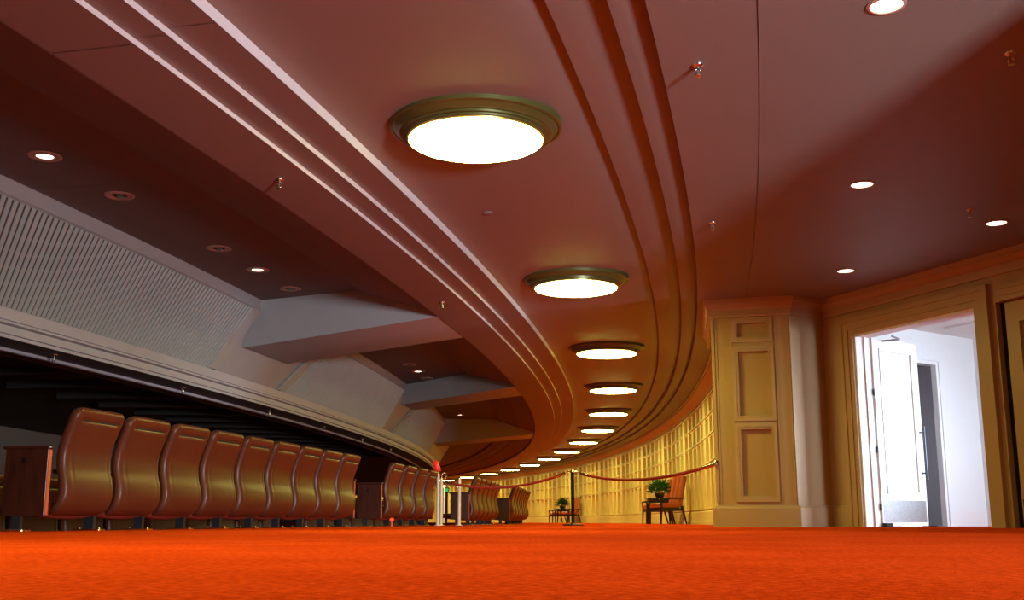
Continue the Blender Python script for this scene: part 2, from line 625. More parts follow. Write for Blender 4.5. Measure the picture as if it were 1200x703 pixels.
ZRm = ZR * S + HC
Pa, Pb, Pc, Pd = (.950, 5.165), (1.303, 5.070), (1.490, 5.200), (2.242, 3.426)
pil = Seg(Pa, Pb)
ang = Seg(Pb, Pc)
dw = Seg(Pc, Pd)
for s_ in (pil, ang, dw):
    if s_.n.y > 0 and s_ is not dw:
        s_.n = -s_.n
for s_, flip in ((pil, False), (ang, False), (dw, False)):
    mid = (s_.A + s_.B) / 2
    if s_.n.dot(-mid) < 0:
        s_.n = -s_.n
    s_.M = Matrix(((s_.u.x, s_.n.x, 0, s_.A.x), (s_.u.y, s_.n.y, 0, s_.A.y), (0, 0, 1, 0), (0, 0, 0, 1)))

# pilaster: recessed panels cut as a layered face
def zz(k):
    return k * S + HC


b = MB()
L = pil.L
pil.box(b, 0, L, -1.0, -.05, -.01, ZRm)           # core
c0, c1 = .30, .72                                   # panel column as fractions of the face
s0, s1 = L * .28, L * .745
pans = [(.098, .435), (.468, .800), (.838, .935)]
pil.box(b, 0, s0, -.06, 0, 0, ZRm)
pil.box(b, s1, L, -.06, 0, 0, ZRm)
zp = 0
for (z0, z1) in [(0, pans[0][0])] + [(pans[i][1], pans[i + 1][0]) for i in range(2)] + [(pans[2][1], ZR)]:
    pil.box(b, s0, s1, -.06, 0, zz(z0) if z0 else 0, zz(z1))
struct(b.build('wall_pilaster', M['bay']), 'panelled pier between the curved wall and the doors', 'wall')
b = MB()
for (z0, z1) in pans:
    pil.frame(b, s0 - .03, s1 + .03, zz(z0) - .03, zz(z1) + .03, .075, -.05, .022)
for s_a in (.0, L * .045, L * .235, L * .795, L * .955):
    pil.box(b, s_a, s_a + .018, 0, .012, zz(.085), zz(.955))
pil.box(b, -.01, .03, -.3, .016, zz(.085), zz(.955))
o = b.build('pier_mouldings', M['bay'])
o.parent = bpy.data.objects['wall_pilaster']

b = MB()
ang.box(b, -.02, ang.L + .1, -.5, 0, -.01, ZRm)
struct(b.build('wall_angle', M['bay']), 'plain angled wall face between the pier and the door wall', 'wall')

# door wall with two openings (s in metres along the wall)
k_ = S
o1a, o1b = .215 * k_, .943 * k_
o2a, o2b = 1.045 * k_, 1.80 * k_
ZD = zz(.842)
TH = .22
b = MB()
dw.box(b, 0, o1a, -TH, 0, -.01, ZRm)
dw.box(b, o1b, o2a, -TH, 0, -.01, ZRm)
dw.box(b, o2b, dw.L + .2, -TH, 0, -.01, ZRm)
dw.box(b, o1a, o1b, -TH, 0, ZD, ZRm)
dw.box(b, o2a, o2b, -TH, 0, ZD, ZRm)
struct(b.build('wall_door', M['bay']), 'tan wall with the two pairs of doors', 'wall')
# casings
b = MB()
cw = .235
def casing(b, a_, c_, ztop, left=True, right=True, w=cw):
    for (w0, w1, d) in ((0, w * .32, .030), (w * .32, w * .72, .045), (w * .72, w, .060)):
        if left:
            dw.box(b, a_ - w1, a_ - w0, 0, d, 0, ztop + w1)
        if right:
            dw.box(b, c_ + w0, c_ + w1, 0, d, 0, ztop + w1)
        dw.box(b, a_ - (w0 if left else 0), c_ + (w0 if right else 0), 0, d, ztop + w0, ztop + w1)


casing(b, o1a, o1b, ZD, True, True, .225)
struct(b.build('trim_6', M['bay']), 'stepped casing around the open bright doorway', 'trim')
b = MB()
casing(b, o2a + .09, o2b, ZD, False, True, .17)
struct(b.build('trim_7', M['bay']), 'casing of the closed doors cut by the picture edge', 'trim')
# cornice and baseboard of the bay
def corn(b, sg, e0=0, e1=0):
    for (z0, z1, d) in ((.950, .962, .035), (.962, .985, .022), (.985, 1.012, .06), (1.012, ZR + .001, .10)):
        sg.box(b, -e0, sg.L + e1, -.02, d, zz(z0), zz(z1))


b = MB()
def mitre_corn(b, chain):
    """chain of plan points (metres), mouldings offset to the foyer side"""
    lay = [(.948, .0), (.950, .03), (.960, .034), (.962, .022), (.985, .026), (.990, .05), (1.010, .075), (1.013, .10), (ZR + .001, .105)]
    rows = []
    for (z, d) in lay:
        row = []
        for i, (p, nrm) in enumerate(chain):
            q = p + nrm * d
            row.append(Vector((q.x, q.y, zz(z))))
        rows.append(row)
    m = len(chain)
    for r in range(len(rows) - 1):
        for i in range(m - 1):
            b.add([rows[r][i], rows[r][i + 1], rows[r + 1][i + 1], rows[r + 1][i]], [(0, 1, 2, 3)])


def mit(n1, n2):
    h = (n1 + n2).normalized()
    return h / max(.3, h.dot(n1))


ret = Seg(Pa, (Pa[0] + .16, Pa[1] + .95))
rn = Vector((-.986, .164, 0))
chain = [(ret.B, rn), (pil.A, mit(rn, pil.n)), (pil.B, mit(pil.n, ang.n)), (ang.B, mit(ang.n, dw.n)), (dw.B, dw.n)]
mitre_corn(b, chain)
struct(b.build('trim_8', M['bay']), 'cornice running round the entrance bay', 'trim')
b = MB()
bl = [(-.01, .045), (.010, .045), (.012, .035), (.240, .035), (.262, .022), (.270, .022), (.275, 0)]
def chain_strip(b, chain, lay):
    rows = [[(p + nn * d) + Vector((0, 0, z)) for p, nn in chain] for z, d in lay]
    for r in range(len(rows) - 1):
        for i in range(len(chain) - 1):
            b.add([rows[r][i], rows[r][i + 1], rows[r + 1][i + 1], rows[r + 1][i]], [(0, 1, 2, 3)])


cl = dw.A + dw.u * (o1a - .225)
chain_strip(b, chain[:4] + [(cl, dw.n)], bl)
chain_strip(b, [(dw.A + dw.u * o2b, dw.n), (dw.B, dw.n)], bl)
struct(b.build('baseboard_bay', M['bay']), 'deep baseboard round the pier and angled wall', 'baseboard')
# closed double door (second opening), two leaves
for i in range(2):
    w_ = (o2b - o2a - .10) / 2
    a_ = o2a + .075 + i * (w_ + .008)
    r = bpy.data.objects.new('door_%d' % (i + 2), None)
    COL.objects.link(r)
    struct(r, ['closed tan panelled door leaf at the picture edge', 'second closed tan door leaf beyond the picture edge'][i], 'door')
    b = MB()
    dw.box(b, a_, a_ + w_, -.10, -.055, .012, ZD - .012)
    for (z0, z1) in ((.40, 1.15), (1.28, ZD - .18)):
        dw.frame(b, a_ + .14, a_ + w_ - .14, z0, z1, .07, -.06, -.035)
    b.build('leaf', M['bay'], r)
    b = MB()
    if i == 0:
        dw.box(b, o2a - .002, a_ + .004, -.13, -.075, 0, ZD)
    dw.box(b, a_, a_ + w_ + .01, -.13, -.09, ZD - .03, ZD + .002)
    b.build('door_stop', M['black'], r)
    b = MB()
    dw.box(b, a_ + .02, a_ + w_ - .02, -.056, -.050, .02, .30)
    b.build('kick_plate', M['black'], r)

# ---------------------------------------------------------------- vestibule behind the open doorway
nV = -dw.n          # into the vestibule
uV = dw.u
D0 = dw.A + nV * TH
VL = Vector((1.60 * S, 5.185 * S, 0))     # start of the left vestibule wall
VC = Vector((2.446 * S, 5.77 * S, 0))
lw = Seg((VL.x / S, VL.y / S), (VC.x / S, VC.y / S))
cen = (dw.A + dw.B) / 2 + nV * 1.5
if lw.n.dot(cen - lw.A) < 0:
    lw.n = -lw.n
lw.M = Matrix(((lw.u.x, lw.n.x, 0, lw.A.x), (lw.u.y, lw.n.y, 0, lw.A.y), (0, 0, 1, 0), (0, 0, 0, 1)))
ZV = zz(.95)


def s_at_px(seg, px, zref=1.0):
    """distance along a wall seen at image column px (for laying out, camera at the origin)"""
    f_, p_ = 1288.87, .1987
    best = None
    for i in range(2001):
        s_ = seg.L * (i / 2000 * 1.4 - .2)
        P = seg.A + seg.u * s_
        d = P.y * math.cos(p_) + (zref - HC) * math.sin(p_)
        e = abs(600 + f_ * P.x / d - px)
        if best is None or e < best[0]:
            best = (e, s_)
    return best[1]


e0 = s_at_px(lw, 1074, 1.0)
e1 = s_at_px(lw, 1103, 1.0)
zdo = 2.30
b = MB()
lw.box(b, -.0, e0, -.15, 0, -.01, ZV + .1)
lw.box(b, e1, lw.L + .15, -.15, 0, -.01, ZV + .1)
lw.box(b, e0, e1, -.15, 0, zdo, ZV + .1)
struct(b.build('wall_vestibule', M['white']), 'white side wall inside the bright vestibule', 'wall')
b = MB()
for (w0, w1, d) in ((0, .05, .02), (.05, .11, .035)):
    lw.box(b, e0 - w1, e0 - w0, 0, d, 0, zdo + w1)
    lw.box(b, e1 + w0, e1 + w1, 0, d, 0, zdo + w1)
    lw.box(b, e0 - w0, e1 + w0, 0, d, zdo + w0, zdo + w1)
struct(b.build('trim_9', M['white']), 'white casing of the small door in the vestibule', 'trim')
# room behind the small door
b = MB()
lw.box(b, e0 - .4, e1 + .3, -1.35, -1.25, -.01, 2.6)
lw.box(b, e0 - .5, e0 - .4, -1.35, -.15, -.01, 2.6)
lw.box(b, e0 - .5, e1 + .4, -1.35, -.15, 2.5, 2.6)
struct(b.build('wall_closet', M['white']), 'white wall of the room behind the small door', 'wall')
# small dark door, standing ajar inwards
r = bpy.data.objects.new('door_4', None)
COL.objects.link(r)
struct(r, 'dark maroon door standing ajar inside the vestibule', 'door')
hp = lw.A + lw.u * (e1 - .02) - lw.n * .05
ajar = math.radians(40)
du = (-lw.u) * math.cos(ajar) - lw.n * math.sin(ajar)
dn = Vector((-du.y, du.x, 0))
if dn.dot(lw.n) < 0:
    dn = -dn
Md = Matrix(((du.x, dn.x, 0, hp.x), (du.y, dn.y, 0, hp.y), (0, 0, 1, 0), (0, 0, 0, 1)))
b = MB()
wd_ = (e1 - e0) * .97
b.box(0, wd_, -.045, 0, .012, zdo - .012, Md)
b.build('leaf', M['darkdoor'], r)
b = MB()
b.box(wd_ - .10, wd_ - .04, 0, .012, .95, 1.22, Md)
b.tube([Md @ Vector((wd_ - .07, .01, 1.02)), Md @ Vector((wd_ - .07, .06, 1.02)), Md @ Vector((wd_ - .19, .06, 1.02))], .011, 8)
b.tube([Md @ Vector((wd_ - .07, .005, 1.16)), Md @ Vector((wd_ - .07, .03, 1.16))], .022, 10)
b.build('lever_handle', M['chrome'], r)

# end wall, right wall with glazed exterior doors, floor and ceiling of the vestibule
ew_dir = uV
VE = VC + ew_dir * 5.6
ew = Seg((VC.x / S, VC.y / S), (VE.x / S, VE.y / S))
if ew.n.dot(cen - ew.A) < 0:
    ew.n = -ew.n
ew.M = Matrix(((ew.u.x, ew.n.x, 0, ew.A.x), (ew.u.y, ew.n.y, 0, ew.A.y), (0, 0, 1, 0), (0, 0, 0, 1)))
b = MB()
g0, g1, zg = 3.35, 5.25, 2.35
ew.box(b, -.15, g0, -.15, 0, -.01, ZV + .1)
ew.box(b, g1, ew.L + .2, -.15, 0, -.01, ZV + .1)
ew.box(b, g0, g1, -.15, 0, zg, ZV + .1)
struct(b.build('wall_end', M['white']), 'white end wall of the vestibule', 'wall')
b = MB()
for x in (g0, (g0 + g1) / 2 - .03, g1 - .06):
    ew.box(b, x, x + .06, -.10, -.04, 0, zg)
ew.box(b, g0, g1, -.10, -.04, zg - .07, zg)
ew.box(b, g0, g1, -.10, -.04, 0, .09)
struct(b.build('window_1', M['white']), 'glazed outside doors of the vestibule, beyond view', 'window')
b = MB()
for (sg, a_, c_) in ((lw, .0, e0 - .11), (lw, e1 + .11, lw.L), (ew, 0, g0)):
    sg.box(b, a_, c_, 0, .022, 0, .26)
    sg.box(b, a_, c_, 0, .03, .26, .285)
struct(b.build('baseboard_vestibule', M['white']), 'white baseboard inside the vestibule', 'baseboard')
RE = dw.B + nV * TH
rw = Seg((RE.x / S, RE.y / S), (VE.x / S, VE.y / S))
if rw.n.dot(cen - rw.A) < 0:
    rw.n = -rw.n
rw.M = Matrix(((rw.u.x, rw.n.x, 0, rw.A.x), (rw.u.y, rw.n.y, 0, rw.A.y), (0, 0, 1, 0), (0, 0, 0, 1)))
b = MB()
rw.box(b, -.1, .45, -.15, 0, -.01, ZV + .1)
rw.box(b, 2.35, rw.L + .2, -.15, 0, -.01, ZV + .1)
rw.box(b, .45, 2.35, -.15, 0, 2.35, ZV + .1)
for x in (.45, 1.37, 2.29):
    rw.box(b, x, x + .06, -.11, -.05, 0, 2.35)
struct(b.build('wall_vestibule_side', M['white']), 'white right wall of the vestibule, hidden by the door pier', 'wall')
b = MB()
q = [D0 - uV * .2, lw.A - lw.u * .3, VC, VE, RE + uV * .2]
b.add([Vector((v.x, v.y, ZV)) for v in q] + [Vector((v.x, v.y, ZV + .08)) for v in q], [(4, 3, 2, 1, 0), (5, 6, 7, 8, 9)])
for k in range(5):
    t = .55 + k * .62
    P_ = dw.A + nV * (TH + t)
    Mb = Matrix(((uV.x, nV.x, 0, P_.x), (uV.y, nV.y, 0, P_.y), (0, 0, 1, 0), (0, 0, 0, 1)))
    b.box(.2, 5.4, -.035, .035, ZV - .03, ZV, Mb)
struct(b.build('ceiling_vestibule', M['white']), 'white vestibule ceiling with shallow ribs', 'ceiling')
# door frame jamb lining and the open leaf
b = MB()
dw.box(b, o1a - .001, o1a + .03, -TH - .01, -.0, 0, ZD)
dw.box(b, o1b - .03, o1b + .001, -TH - .01, -.0, 0, ZD)
dw.box(b, o1a, o1b, -TH - .01, -.0, ZD - .03, ZD + .001)
dw.box(b, o1a + .03, o1a + .055, -.16, -.12, 0, ZD - .03)
struct(b.build('trim_10', M['white']), 'white jamb lining of the open doorway', 'trim')

r = bpy.data.objects.new('door_1', None)
COL.objects.link(r)
struct(r, 'white panelled door leaf swung open into the bright vestibule', 'door')
hp = dw.A + uV * (o1a + .06) + nV * (TH + .02)
th_ = math.radians(103)
du = uV * math.cos(th_) + nV * math.sin(th_)
dn = uV * math.sin(th_) - nV * math.cos(th_)     # face that looks at the camera
Md = Matrix(((du.x, dn.x, 0, hp.x), (du.y, dn.y, 0, hp.y), (0, 0, 1, 0), (0, 0, 0, 1)))
LW = (o1b - o1a) / 2 - .06
b = MB()
st = .13
b.box(0, LW, -.045, -.012, .012, ZD - .03, Md)
b.box(0, st, -.012, 0, .012, ZD - .03, Md)
b.box(LW - st, LW, -.012, 0, .012, ZD - .03, Md)
b.box(st, LW - st, -.012, 0, ZD - .03 - st, ZD - .03, Md)
b.box(st, LW - st, -.012, 0, .012, .42, Md)
for (x0, x1, z0, z1) in ((st, LW - st, .42, ZD - .16),):
    for (a_, c_, d_, e_) in ((x0, x1, z0, z0 + .03), (x0, x1, z1 - .03, z1), (x0, x0 + .03, z0, z1), (x1 - .03, x1, z0, z1)):
        b.box(a_, c_, -.012, .012, d_, e_, Md)
b.build('leaf', M['doorwhite'], r)
b = MB()
b.box(.03, LW - .03, 0, .004, .06, .34, Md)
b.build('kick_plate', M['steel'], r)
b = MB()
hx = LW - .055
b.tube([Md @ Vector((hx, .07, .62)), Md @ Vector((hx, .07, 1.32))], .013, 10)
for z in (.70, 1.24):
    b.tube([Md @ Vector((hx, 0, z)), Md @ Vector((hx, .07, z))], .011, 8)
b.build('pull_handle', M['legmetal'], r)
for z in (.25, .98, 1.72):
    b = MB()
    b.tube([Md @ Vector((-.008, -.008, z - .045)), Md @ Vector((-.008, -.008, z + .045))], .009, 8)
    b.box(-.02, .0, -.02, -.0, z - .035, z + .035, Md)
    b.build('hinge', M['black'], r)
b = MB()
b.bar(Md @ Vector((.18, .03, ZD - .06)), Md @ Vector((.30, .22, ZD - .05)), .022)
b.bar(Md @ Vector((.30, .22, ZD - .05)), Md @ Vector((.02, .30, ZD - .045)), .018)
b.build('closer_arm', M['steel'], r)
b = MB()
b.box(-.02, .10, .0, .07, .0, .05, Md)
b.build('bottom_pivot', M['black'], r)
# the other leaf folded back inside on the right jamb, hidden from the camera by the wall
# wall running on behind the camera, with the daylit opening
NB = [(2.242, 3.426), (2.30, 2.2), (1.62, 1.25), (1.27, 1.0), (1.86, -1.02)]
b = MB()
for A_, B_ in zip(NB, NB[1:]):
    a1_, b1_ = Vector((A_[0] * S, A_[1] * S, 0)), Vector((B_[0] * S, B_[1] * S, 0))
    t_ = (b1_ - a1_).normalized()
    nn = Vector((-t_.y, t_.x, 0))
    if nn.x < 0:
        nn = -nn
    a1_, b1_ = a1_ - t_ * .02, b1_ + t_ * .02
    bot = [a1_, b1_, b1_ + nn * .2, a1_ + nn * .2]
    b.hexa([Vector((v.x, v.y, -.01)) for v in bot] + [Vector((v.x, v.y, ZRm + .02)) for v in bot])
struct(b.build('wall_bay', M['bay']), 'entrance bay wall outside the view, beside the camera', 'wall')
bk = Seg((-3.4, -1.05), (2.0, -1.05))
bx0, bx1 = (1.56 + 3.4) * S, (1.82 + 3.4) * S
b = MB()
bk.box(b, 0, bx0, -.2, 0, -.3, 3.6)
bk.box(b, bx1, bk.L, -.2, 0, -.01, 3.6)
bk.box(b, bx0, bx1, -.2, 0, 1.55, 3.6)
struct(b.build('wall_back', M['bay']), 'wall behind the camera with a daylit doorway', 'wall')
b = MB()
for x in (bx0, bx1 - .05):
    bk.box(b, x, x + .05, -.13, -.07, 0, 1.55)
bk.box(b, bx0, bx1, -.13, -.07, 1.5, 1.55)
struct(b.build('window_2', M['white']), 'frame of the daylit opening behind the camera', 'window')

# ---------------------------------------------------------------- big ceiling lamps
def make_lamp(label):
    r = empty('ceiling_light', label, 'ceiling light', 'big round lamps along the ceiling band')
    RL = .1803 * S
    RR = RL * 1.285
    z = 0.0   # origin at the lens plane
    top = .040 * S
    b = MB()
    b.lathe([(RR, top + .06), (RR, top - .030), (RR - .018, top - .036), (RR - .030, top - .032), (RL + .075, .052), (RL + .070, .046)], n=64)
    b.build('trim_ring', M['olive'], r)
    b = MB()
    b.lathe([(RL + .070, .075), (RL + .070, .045), (RL + .050, .040), (RL + .048, .026), (RL + .028, .022), (RL + .026, .008), (RL + .012, .004)], n=64)
    b.build('collar', M['olive'], r)
    b = MB()
    b.lathe([(RL + .012, .006), (RL + .010, -.004), (RL, -.006), (RL - .003, .004)], n=64)
    b.build('rim', M['gold'], r)
    b = MB()
    b.lathe([(RL - .002, .000), (RL - .003, -.010), (RL - .012, -.015), (RL * .85, -.018), (RL * .5, -.021), (.0005, -.022)], n=64, crease=False)
    b.build('lens', M['lens'], r)
    return r


AL0, DAL = -.2169, .0428
lamp0 = None
for k in range(-1, 19):
    a = AL0 + DAL * k
    if k < 0:
        lb = 'round ceiling lamp of the band, outside the view behind the camera'
    elif k == 0:
        lb = 'largest round ceiling lamp with an olive ring, nearest the camera'
    elif k < 14:
        lb = '%s glowing round lamp along the ceiling band, counted from the largest' % ORD[k]
    else:
        lb = 'tiny round ceiling lamp at the far end of the curve, behind the seats'
    if lamp0 is None:
        lamp0 = make_lamp(lb)
        lamp0.location = W(0, a, 1.004)
    else:
        dup(lamp0, W(0, a, 1.004), a, lb)


# ---------------------------------------------------------------- downlights
def make_down(lit, big):
    r = empty('downlight', '', 'downlight')
    rl = .075 if big else .092
    b = MB()
    if big:
        b.lathe([(.150, 0), (.150, -.008), (.138, -.014), (.112, -.010), (.108, -.006), (rl + .012, -.012), (rl, -.006), (rl, .0)], n=36)
    else:
        b.lathe([(rl + .022, 0), (rl + .022, -.006), (rl + .004, -.010), (rl, -.004), (rl, 0)], n=36)
    b.build('trim_ring', M['flange'], r)
    b = MB()
    if lit:
        b.lathe([(rl, -.003), (rl * .5, -.005), (.0005, -.006)], n=32, crease=False)
        b.build('lamp', M['spot'], r)
    else:
        b.lathe([(rl, -.002), (rl * .8, -.004), (rl * .75, .0), (.0005, -.001)], n=32)
        b.build('opening', M['dark'], r)
        b = MB()
        for i in range(3):
            t = .7 + i * 1.1
            b.bar((rl * .62 * math.cos(t) * -1, rl * .5 * math.sin(t), -.010), (rl * .2 * math.cos(t + .4), rl * .75 * math.sin(t + .6), -.012), .014)
        b.build('reflector', M['dead'], r)
    return r


right_dl = [((.776, 2.114), 'brightest recessed downlight cut by the top picture edge'),
            ((1.111, 3.350), 'recessed downlight in the middle of the flat bay ceiling'),
            ((1.736, 3.808), 'recessed downlight above the door wall by the right edge'),
            ((1.423, 4.574), 'recessed downlight just above the open doorway')]
kk = ZR / 1.049
proto = None
spots = []
for (x, y), lb in right_dl:
    loc = PH(x * kk, y * kk, ZR)
    if proto is None:
        proto = make_down(True, False)
        proto.location = loc
        proto['label'] = lb
        proto['group'] = 'lit downlights of the bay ceiling'
    else:
        dup(proto, loc, 0, lb)
    spots.append((loc, 1))
left_dl = [((-1.479, -.2117), 'lit downlight in the recess, nearest the left picture edge'),
           ((-1.482, -.1743), 'lit downlight before the first slanted beam'),
           ((-1.5065, -.0937), 'lit downlight just past the first slanted beam'),
           ((-1.516, -.0513), 'lit downlight between the second and third beams'),
           ((-1.536, -.0128), 'farthest lit downlight, small and close to the third beam')]
proto = None
for (d, a), lb in left_dl:
    loc = W(d, a, ZREC)
    if proto is None:
        proto = make_down(True, True)
        proto.location = loc
        proto['label'] = lb
        proto['group'] = 'lit downlights of the recess'
    else:
        dup(proto, loc, a, lb)
    spots.append((loc, .6))
dead_dl = [((-1.483, -.2017), 'unlit downlight nearest the camera above the ribbed panel'),
           ((-1.481, -.1837), 'unlit downlight left of the lit one before the first beam'),
           ((-1.486, -.1646), 'unlit downlight touching the side of the first beam'),
           ((-1.501, -.1024), 'unlit downlight just in front of the lit one past the first beam'),
           ((-1.509, -.0843), 'unlit downlight just behind the lit one past the first beam')]
proto = None
for (d, a), lb in dead_dl:
    loc = W(d, a, ZREC)
    if proto is None:
        proto = make_down(False, True)
        proto.location = loc
        proto['label'] = lb
        proto['group'] = 'unlit downlights of the recess'
    else:
        dup(proto, loc, a, lb)


# ---------------------------------------------------------------- sprinklers
def make_spr():
    r = empty('sprinkler', '', 'sprinkler')
    b = MB()
    b.lathe([(.038, 0), (.036, -.008), (.020, -.018), (.013, -.020), (.013, -.034)], n=20)
    b.build('escutcheon', M['chrome'], r)
    b = MB()
    for s_ in (-1, 1):
        b.tube([(s_ * .010, 0, -.030), (s_ * .020, 0, -.045), (s_ * .019, 0, -.060), (s_ * .006, 0, -.074)], .0045, 6)
    b.tube([(0, 0, -.032), (0, 0, -.072)], .004, 6)
    b.build('frame_arm', M['chrome'], r)
    b = MB()
    b.lathe([(.004, -.072), (.021, -.076), (.021, -.079), (.0005, -.080)], n=16)
    b.build('deflector', M['chrome'], r)
    return r


spr = [(W(.608, -.2235, ZR), 'chrome sprinkler with a long shadow, on the bay ceiling'),
       (W(.597, -.1932, ZR), 'small dark sprinkler near the ceiling seam, nearer the pier'),
       (PH(1.57 * kk, 3.636 * kk, ZR), 'dark sprinkler beside the downlight above the door wall'),
       (PH(1.138 * kk, 2.352 * kk, ZR), 'dark sprinkler near the top right picture corner'),
       (W(-.614, -.2144, ZS), 'chrome sprinkler on the left soffit, nearest the camera'),
       (W(-.615, -.1731, ZS), 'chrome sprinkler on the left soffit, above the slanted beam'),
       (W(-2.01, -.1909, .654), 'sprinkler under the ledge above the two nearest seats'),
       (W(-2.01, -.1655, .654), 'sprinkler under the ledge above the fourth seat'),
       (W(-2.01, -.1385, .654), 'sprinkler under the ledge above the seventh seat'),
       (W(-2.01, -.1125, .654), 'sprinkler under the ledge above the last seat of the near group'),
       (W(-2.01, -.0860, .654), 'sprinkler under the ledge over the gap between seat groups'),
       (W(-2.01, -.0570, .654), 'farthest sprinkler under the ledge, over the second seat group')]
proto = None
for loc, lb in spr:
    if proto is None:
        proto = make_spr()
        proto.location = loc
        proto['label'] = lb
        proto['group'] = 'ceiling sprinklers'
    else:
        dup(proto, loc, 0, lb)
b = MB()
b.lathe([(.055, 0), (.055, -.006), (.045, -.011), (.0005, -.012)], n=28)
o = b.build('cover_plate', M['ceil'])
o.location = W(-.159, -.1987, 1.0425)
tag(o, 'small round cover plate on the ceiling below the largest lamp', 'cover plate')


# ---------------------------------------------------------------- theatre seats
def spline(tab, z):
    for (z0, x0), (z1, x1) in zip(tab, tab[1:]):
        if z <= z1:
            t = (z - z0) / (z1 - z0)
            t = t * t * (3 - 2 * t)
            return x0 + (x1 - x0) * t
    return tab[-1][1]


ZB, ZT = .115, .895
PROF = [(ZB, -.075), (.155, -.028), (.21, .004), (.28, .018), (.36, .010), (.46, -.014), (.56, -.018), (.66, .006), (.78, .050), (.86, .078), (ZT, .086)]


def profx(z):
    # catmull-rom through PROF
    P = PROF
    if z <= P[0][0]:
        return P[0][1]
    for i in range(len(P) - 1):
        if z <= P[i + 1][0]:
            p0 = P[max(i - 1, 0)]; p1 = P[i]; p2 = P[i + 1]; p3 = P[min(i + 2, len(P) - 1)]
            t = (z - p1[0]) / (p2[0] - p1[0])
            m1 = (p2[1] - p0[1]) / (p2[0] - p0[0]) * (p2[0] - p1[0])
            m2 = (p3[1] - p1[1]) / (p3[0] - p1[0]) * (p2[0] - p1[0])
            return (2 * t ** 3 - 3 * t * t + 1) * p1[1] + (t ** 3 - 2 * t * t + t) * m1 + (-2 * t ** 3 + 3 * t * t) * p2[1] + (t ** 3 - t * t) * m2
    return P[-1][1]


def make_shell(b, hw=.318, thick=.09):
    H = ZT - ZB
    nu, nv = 36, 56
    RT, RB = .085, .07
    rows = []
    for j in range(nv + 1):
        t = j / nv
        s_ = H * (.5 - .5 * math.cos(PI * t)) * .6 + H * t * .4
        w = hw
        if H - s_ < RT:
            q = RT - (H - s_)
            w = hw - RT + math.sqrt(max(0, RT * RT - q * q))
        elif s_ < RB:
            q = RB - s_
            w = hw - RB + math.sqrt(max(0, RB * RB - q * q))
        # slightly waisted sides
        w -= .012 * math.sin(PI * min(1, max(0, s_ / H)))
        rows.append((s_, w))
    def surf(side):
        pts = []
        for s_, w in rows:
            z = ZB + s_
            for i in range(nu + 1):
                c = -math.cos(PI * i / nu)
                c = c * .6 + (2 * i / nu - 1) * .4
                y = w * c
                d = min(hw - abs(y), s_ + .002, H - s_ + .002, (w - abs(y)) + .0)
                d = max(d, 0)
                e = min(d / .045, 1)
                off = thick / 2 * math.sqrt(max(0, 1 - (1 - e) ** 2))
                if side > 0:
                    dt = H - s_
                    ds = hw - .012 - abs(y)
                    gz = math.exp(-((dt - .095) / .009) ** 2) if ds > .075 else 0
                    gs = math.exp(-((ds - .085) / .006) ** 2) if (dt > .09 and s_ > .10) else 0
                    off -= .020 * gz + .007 * gs
                    off += .010 * (1 - (y / hw) ** 2)
                pts.append(Vector((profx(z) + side * off - (.0 if side > 0 else .0), y, z)))
        return pts
    fr = surf(1)
    bk_ = surf(-1)
    f1, f2 = [], []
    k = nu + 1
    for j in range(nv):
        for i in range(nu):
            f1.append((j * k + i, j * k + i + 1, (j + 1) * k + i + 1, (j + 1) * k + i))
            f2.append((j * k + i, (j + 1) * k + i, (j + 1) * k + i + 1, j * k + i + 1))
    n1 = len(fr)
    allf = f1 + [tuple(x + n1 for x in q) for q in f2]
    # stitch the rim
    for j in range(nv):
        for i in (0, nu):
            allf.append((j * k + i, (j + 1) * k + i, (j + 1) * k + i + n1, j * k + i + n1))
    for i in range(nu):
        for j in (0, nv):
            allf.append((j * k + i, j * k + i + 1, j * k + i + 1 + n1, j * k + i + n1))
    b.add(fr + bk_, allf, True)


def make_seat(label):
    r = empty('theatre_seat', label, 'theatre seat')
    b = MB()
    make_shell(b)
    br = b.build('backrest', M['vinyl'], r)
    b = MB()
    def seam_pt(y, zz_):
        return Vector((profx(zz_) + .045 + .010 * (1 - (y / .318) ** 2) - .0095, y, zz_))
    zs = ZT - .095
    for i in range(12):
        y0_, y1_ = -.222 + .444 * i / 12, -.222 + .444 * (i + 1) / 12
        b.add([seam_pt(y0_, zs - .006), seam_pt(y1_, zs - .006), seam_pt(y1_, zs + .006), seam_pt(y0_, zs + .006)], [(0, 1, 2, 3)])
    b.build('seam', M['dark'], br)
    b = MB()
    # folded seat pan: rounded cushion whose curved underside shows below the shell
    ys = [-.31, -.29, -.24, -.12, 0, .12, .24, .29, .31]
    dip = [.05, .028, .012, .003, 0, .003, .012, .028, .05]
    prof_ = [(-.09, .095), (-.16, .085), (-.34, .10), (-.52, .12), (-.56, .16), (-.54, .22), (-.30, .225), (-.12, .215), (-.09, .17)]
    pts, f = [], []
    for y, d in zip(ys, dip):
        for (x, z) in prof_:
            pts.append((x, y, z + (d if z < .14 else -d * .6)))
    m = len(prof_)
    for i in range(len(ys) - 1):
        for j in range(m):
            j2 = (j + 1) % m
            f.append((i * m + j, i * m + j2, (i + 1) * m + j2, (i + 1) * m + j))
    f.append(tuple(range(m)))
    f.append(tuple(range((len(ys) - 1) * m, len(ys) * m)))
    b.add(pts, f, True)
    b.build('seat', M['seatvinyl'], r)
    b = MB()
    b.box(-.19, -.12, .322, .350, .006, .50)
    b.box(-.122, -.112, .318, .354, .006, .30)
    lg = b.build('leg', M['legmetal'], r)
    b = MB()
    b.cbox(-.26, -.04, .290, .375, 0, .014, .004)
    for x in (-.235, -.065):
        b.lathe([(.012, .014), (.010, .024), (.0005, .026)], Matrix.Translation((x, .333, 0)), n=8)
    b.build('foot_plate', M['brass'], lg)
    b = MB()
    b.cbox(-.50, -.075, .305, .362, .44, .475, .01)
    b.build('armrest', M['wood'], r)
    return r


